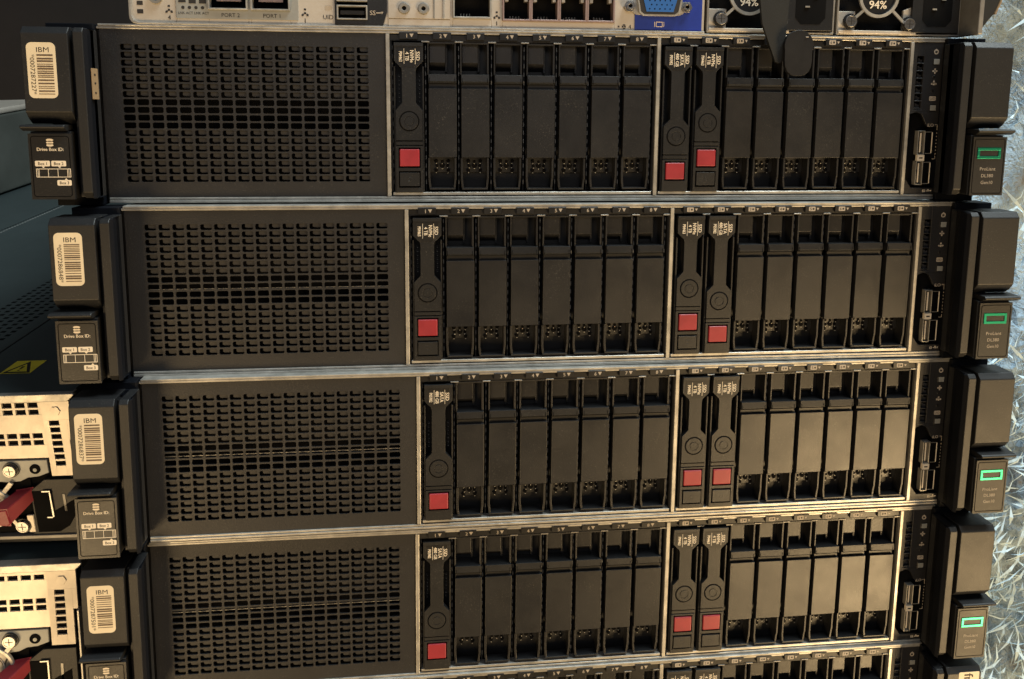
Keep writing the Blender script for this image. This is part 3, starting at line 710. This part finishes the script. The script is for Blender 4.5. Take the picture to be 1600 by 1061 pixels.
# ------------------------------------------------------------------ neighbouring stack at the left: two rear-facing units
def rear_unit(root, fx, fz, h=84.0, rows_top=2):
    # local frame: origin at the top right front corner, x to the left negative
    b = MB(); b.box(-440, -1.5, 3, 700, -h, -.6, 'teal').box(-440, -2, 1.5, 3, -h + 4, -3, 'void').build('chassis', root, bevel=.5)
    b = MB()
    b.prism([(-440, 0), (-.2, 0), (.4, -.7), (-1.2, -2.4), (-3.4, -4.2), (-440, -4.2)], -2.4, -1.0, 'zinc'); b.box(-440, -1.0, -2.2, 4, -.9, -.05, 'zinc')
    b.build('lid_lip', root, bevel=.35)
    # perforated slot covers
    def perf(x0, x1, z0, z1, holes, name, px=6.4, hw=5.0, hh=2.8):
        b = MB(); zs = sorted(holes, reverse=True); k = 'steel'
        zc = z1
        for hz in zs:
            b.box(x0, x1, -1.6, -.4, hz + hh / 2, zc, k); zc = hz - hh / 2
            x = x1
            while x > x0:
                b.box(max(x0, x - (px - hw)), x, -1.6, -.4, hz - hh / 2, hz + hh / 2, k); x -= px
        b.box(x0, x1, -1.6, -.4, z0, zc, k); b.box(x0, x1, -.3, -.2, z0, z1, 'void')
        return b.build(name, root, bevel=.18)
    perf(-204, -17.3, -35.2, -4.4, ((-6.0, -9.8, -22.8, -26.6) if rows_top == 2 else (-7.3, -20.4, -24.2)), 'slot_cover')
    b = MB(); k = 'steel'; x0, x1 = -17.2, -5.4; hx0, hx1 = -14.2, -9.2
    z = -15.6; b.box(x0, x1 + 2.4, -2.0, -.8, -14.2, -3.4, k)
    hz = [-15.9 - 3.75 * i for i in range(7)]
    b.box(x0, hx0, -2.0, -.8, -45.4, -14.2, k); b.box(hx1, x1, -2.0, -.8, -45.4, -14.2, k); b.box(x1, x1 + 2.4, -2.0, -.8, -25.5, -14.2, k)
    zc = -14.2
    for z in hz:
        if zc > z + 1.35: b.box(hx0, hx1, -2.0, -.8, z + 1.35, zc, k)
        zc = z - 1.35
    b.box(hx0, hx1, -2.0, -.8, -45.4, zc, k); b.box(hx0 - .5, hx1 + .5, -.7, -.6, -43, -14, 'void')
    b.disc(-10.2, -9.3, 2.6, -2.5, -1.9, 'steel', 6)
    b.build('side_bracket', root, bevel=.2)
    # power supply beneath
    b = MB()
    b.prism([(-60, -36.6), (-19, -36.6), (-19, -44), (-24.5, -46), (-30, -46.5), (-34, -48.4), (-40, -49), (-60, -46)], -1.2, .6, 'greymetal')
    b.prism([(-30, -54), (-22, -47.6), (-5.5, -47.6), (-5.5, -79), (-32, -79), (-30, -70)], -1.6, 1.0, 'ear')
    b.box(-200, -30, .4, 1.4, -79, -36.6, 'void')
    b.box(-200, -1.5, -2.0, 2, -81.6, -79.6, 'zinc_dull'); b.box(-200, -1.5, -1.0, 2, -h, -81.8, 'black')
    b.box(-3.8, -2.6, -2.2, 3, -78, -26.5, 'zinc')
    body = b.build('power_supply', root, bevel=.3)
    b = MB(); b.prism([(-29, -54), (-19.6, -54), (-19.6, -66), (-8.4, -59.5), (-8.4, -68), (-12.6, -74.6), (-18, -77.8), (-29, -77.8)], -1.9, -1.5, 'void')
    b.frame(-27, -19.4, -70.5, -52.8, .7, -3.0, -1.7, 'zinc') if False else b.box(-23.6, -19.2, -2.8, -1.7, -54.2, -53.4, 'chrome').box(-20.0, -19.2, -2.8, -1.7, -68.6, -54.2, 'chrome').box(-22.8, -20.0, -2.8, -1.7, -69.2, -68.4, 'chrome')
    b.box(-13.8, -12.4, -1.9, -1.5, -66, -56, 'zinc_dull').build('mains_socket', body, bevel=.1, seg=1)
    b = MB(); n = len(b.v)
    b.prism([(-46.8, -62.6), (-46.4, -58.2), (-36, -57.2), (-35.0, -64.8), (-36.4, -66.2), (-46.6, -65.4)], -13.5, -7.5, 'maroon')
    n = len(b.v)
    ring0 = [(-46.6, -65.0), (-46.4, -58.0), (-36, -57.0), (-35.4, -66)]
    ring1 = [(-38, -60), (-37, -53.6), (-28.6, -52.4), (-28.2, -59)]
    b.v += [(x, -13.0, z) for x, z in ring0] + [(x, -1.0, z) for x, z in ring1]
    for i in range(4): b.face([n + i, n + 4 + i, n + 4 + (i + 1) % 4, n + (i + 1) % 4], 'maroon')
    b.face([n + 3, n + 2, n + 1, n], 'maroon'); b.face([n + 4, n + 5, n + 6, n + 7], 'maroon')
    b.build('release_latch', body, bevel=.4)
    for x, z in ((-37.4, -41.4), (-36.0, -73.4)):
        b = MB(); screw(b, x, z, 3.2, -3.0); b.build('screw', body, bevel=.12)
    b = MB(); b.disc(-25.6, -41.6, 2.7, -1.6, -1.1, 'void', 20); b.disc(-25.5, -41.9, 1.0, -1.9, -1.4, 'greymetal', 10); b.build('screw_hole', body)
    b = MB(); b.ring(fx, fz, 11.5, 9.9, -3.4, -1.6, 'zinc', 40); b.disc(fx, fz, 10, -2.2, -1.2, 'zinc_dull', 36); b.ring(fx, fz, 6.5, 6.0, -2.6, -2.1, 'steel', 30); b.prism([(fx + 8, fz - 6.5), (fx + 9.6, fz - 5), (fx + 13, fz - 10), (fx + 11, fz - 11)], -3, -2, 'zinc'); b.prism([(fx + 6, fz + 8), (fx + 8, fz + 6.5), (fx + 13.5, fz + 13), (fx + 11.6, fz + 14.5)], -3, -2, 'zinc'); b.text('W', fx + 4.6, fz + 2.0, 7, -2.35, 'ink', bold=.02)
    b.build('fan_guard', body, bevel=.2)
    b = MB(); b.box(-33.6, -30.2, -2.2, -1.0, -77.5, -67.5, 'steel').build('hinge_plate', body, bevel=.3)

lt = thing('rear_facing_server', 'tilted silver and teal server behind the left ears, warning sticker on its lid', 'server', group='rear-facing servers at the left')
Lv, dv, Nv = Vector((0.9968, -0.0746, 0.0280)), Vector((0.0714, 0.9923, 0.1011)), Vector((-0.0353, -0.0988, 0.9945))
mt = Matrix.Identity(4)
for i in range(3): mt[i][0] = Lv[i]; mt[i][1] = dv[i]; mt[i][2] = Nv[i]
mt[0][3], mt[1][3], mt[2][3] = -.0168, -.012, -.0946
lt.matrix_world = mt
rear_unit(lt, -50.5, -62)
b = MB(); b.box(-440, -1.5, 1, 700, -.55, .0, 'teal')       # lid sheet
b.box(-68.9, -68.0, 3, 690, .02, .35, 'black')
for i in range(6):
    for j in range(105):
        x = -78 - i * 6.2; y = 12 + j * 6.2
        b.box(x - 3.1, x, y, y + 3.1, .01, .05, 'void')
for i in range(2):
    for j in range(120):
        b.box(-236 - i * 4, -234.4 - i * 4, 120 + j * 4.4, 122.4 + j * 4.4, .01, .05, 'greymetal' if i == 0 else 'void')
lid = b.build('lid', lt, bevel=0)
b = MB()
def flat(pts, z, k):
    n = len(b.v); b.v.extend([(x, y, z) for x, y in pts]); b.face(list(range(n, n + len(pts))), k)
flat([(-51.5, 24.5), (-35.5, 24.5), (-35.5, 41.5), (-51.5, 41.5)], .12, 'yellow')
flat([(-51, 25), (-36, 25), (-43.5, 40.5)], .20, 'ink'); flat([(-48.6, 26.6), (-38.4, 26.6), (-43.5, 36.6)], .28, 'yellow')
flat([(-44.1, 27.4), (-42.9, 27.4), (-42.9, 28.6), (-44.1, 28.6)], .34, 'ink'); flat([(-44.0, 29.4), (-43.0, 29.4), (-42.6, 33.4), (-44.4, 33.4)], .34, 'ink')
b.build('warning_sticker', lid)

lu = thing('rear_facing_server', 'silver and black server below the tilted one, red latch cut by the bottom left corner', 'server', (-19.0, -12, -185.2), (0, 0, 0), 'rear-facing servers at the left')
rear_unit(lu, -47.5, -55.5, rows_top=1)

gc = MB(); gc.prism([(-420, 0), (0, 0), (0, 86), (-420, 86)], 0, 330, 'greycase'); gc.box(-421, 1, -1, 331, 86.2, 93, 'steel')
gcase = gc.build('grey_case', bevel=2.5, seg=3)
gm = mt.copy(); gcase.matrix_world = gm @ Matrix.Translation((-.335, .33, .002))
tag(gcase, 'grey metal case with a pale top lying on the teal lid far at the left', 'case')

# ------------------------------------------------------------------ crumpled clear film at the right
rng = random.Random(5)
pm = bpy.data.materials.new('crumpled_film'); pm.use_nodes = True
nt = pm.node_tree; n = nt.nodes; l = nt.links; p = n['Principled BSDF']
t = n.new('ShaderNodeTexCoord')
nz = n.new('ShaderNodeTexNoise'); nz.inputs['Scale'].default_value = 14; nz.inputs['Detail'].default_value = 8; nz.inputs['Roughness'].default_value = .7
l.new(t.outputs['Object'], nz.inputs['Vector'])
cr = n.new('ShaderNodeValToRGB'); l.new(nz.outputs['Fac'], cr.inputs[0])
e = cr.color_ramp.elements; e[0].position = .33; e[0].color = (.17, .16, .145, 1); e[1].position = .60; e[1].color = (.37, .49, .59, 1)
m2 = cr.color_ramp.elements.new(.42); m2.color = (.21, .285, .36, 1)
l.new(cr.outputs[0], p.inputs['Base Color'])
vo = n.new('ShaderNodeTexVoronoi'); vo.feature = 'DISTANCE_TO_EDGE'; vo.inputs['Scale'].default_value = 150
wpn = n.new('ShaderNodeTexNoise'); wpn.inputs['Scale'].default_value = 45; wpn.inputs['Detail'].default_value = 5
mx = n.new('ShaderNodeVectorMath'); mx.operation = 'ADD'
sc_ = n.new('ShaderNodeVectorMath'); sc_.operation = 'SCALE'; sc_.inputs['Scale'].default_value = .05
l.new(t.outputs['Object'], wpn.inputs['Vector']); l.new(wpn.outputs['Color'], sc_.inputs[0]); l.new(t.outputs['Object'], mx.inputs[0]); l.new(sc_.outputs[0], mx.inputs[1])
l.new(mx.outputs[0], vo.inputs['Vector'])
bn = n.new('ShaderNodeBump'); bn.inputs['Strength'].default_value = .8; bn.inputs['Distance'].default_value = .003
l.new(vo.outputs['Distance'], bn.inputs['Height']); l.new(bn.outputs[0], p.inputs['Normal'])
p.inputs['Roughness'].default_value = .55; p.inputs['Metallic'].default_value = .05
M['film'] = pm
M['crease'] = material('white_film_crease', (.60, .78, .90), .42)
f = MB(); NX, NZ = 106, 200
def fy(x, z):
    return 215 + 14 * math.sin(x * .021 + z * .013) + 9 * math.sin(z * .037 - x * .05) + (rng.uniform(-2.6, 2.6) if z < -120 else rng.uniform(-.7, .7))
for j in range(NZ + 1):
    for i in range(NX + 1):
        x = 470 + i * 5; z = -760 + j * 5.8
        f.v.append((x + rng.uniform(-2, 2), fy(x, z), z + rng.uniform(-2.3, 2.3)))
for j in range(NZ):
    for i in range(NX):
        a = j * (NX + 1) + i; q = a + NX + 1
        if rng.random() < .5: f.face([a, a + 1, q + 1], 'film'); f.face([a, q + 1, q], 'film')
        else: f.face([a, a + 1, q], 'film'); f.face([a + 1, q + 1, q], 'film')
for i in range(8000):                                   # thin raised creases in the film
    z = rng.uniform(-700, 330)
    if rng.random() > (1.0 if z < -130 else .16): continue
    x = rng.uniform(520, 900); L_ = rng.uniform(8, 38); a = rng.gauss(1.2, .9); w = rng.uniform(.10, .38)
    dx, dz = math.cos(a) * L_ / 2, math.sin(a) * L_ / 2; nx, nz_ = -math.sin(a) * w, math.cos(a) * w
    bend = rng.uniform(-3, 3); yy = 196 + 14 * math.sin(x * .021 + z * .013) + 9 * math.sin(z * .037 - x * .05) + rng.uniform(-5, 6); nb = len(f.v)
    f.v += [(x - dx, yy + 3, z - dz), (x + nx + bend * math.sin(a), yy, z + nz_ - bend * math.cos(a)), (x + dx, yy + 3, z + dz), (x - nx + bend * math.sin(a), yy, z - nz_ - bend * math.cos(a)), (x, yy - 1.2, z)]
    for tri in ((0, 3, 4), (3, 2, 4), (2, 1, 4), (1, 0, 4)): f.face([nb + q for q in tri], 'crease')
fo = f.build('plastic_film')
tag(fo, 'crumpled shiny clear plastic film hanging behind the right ears', 'plastic film')
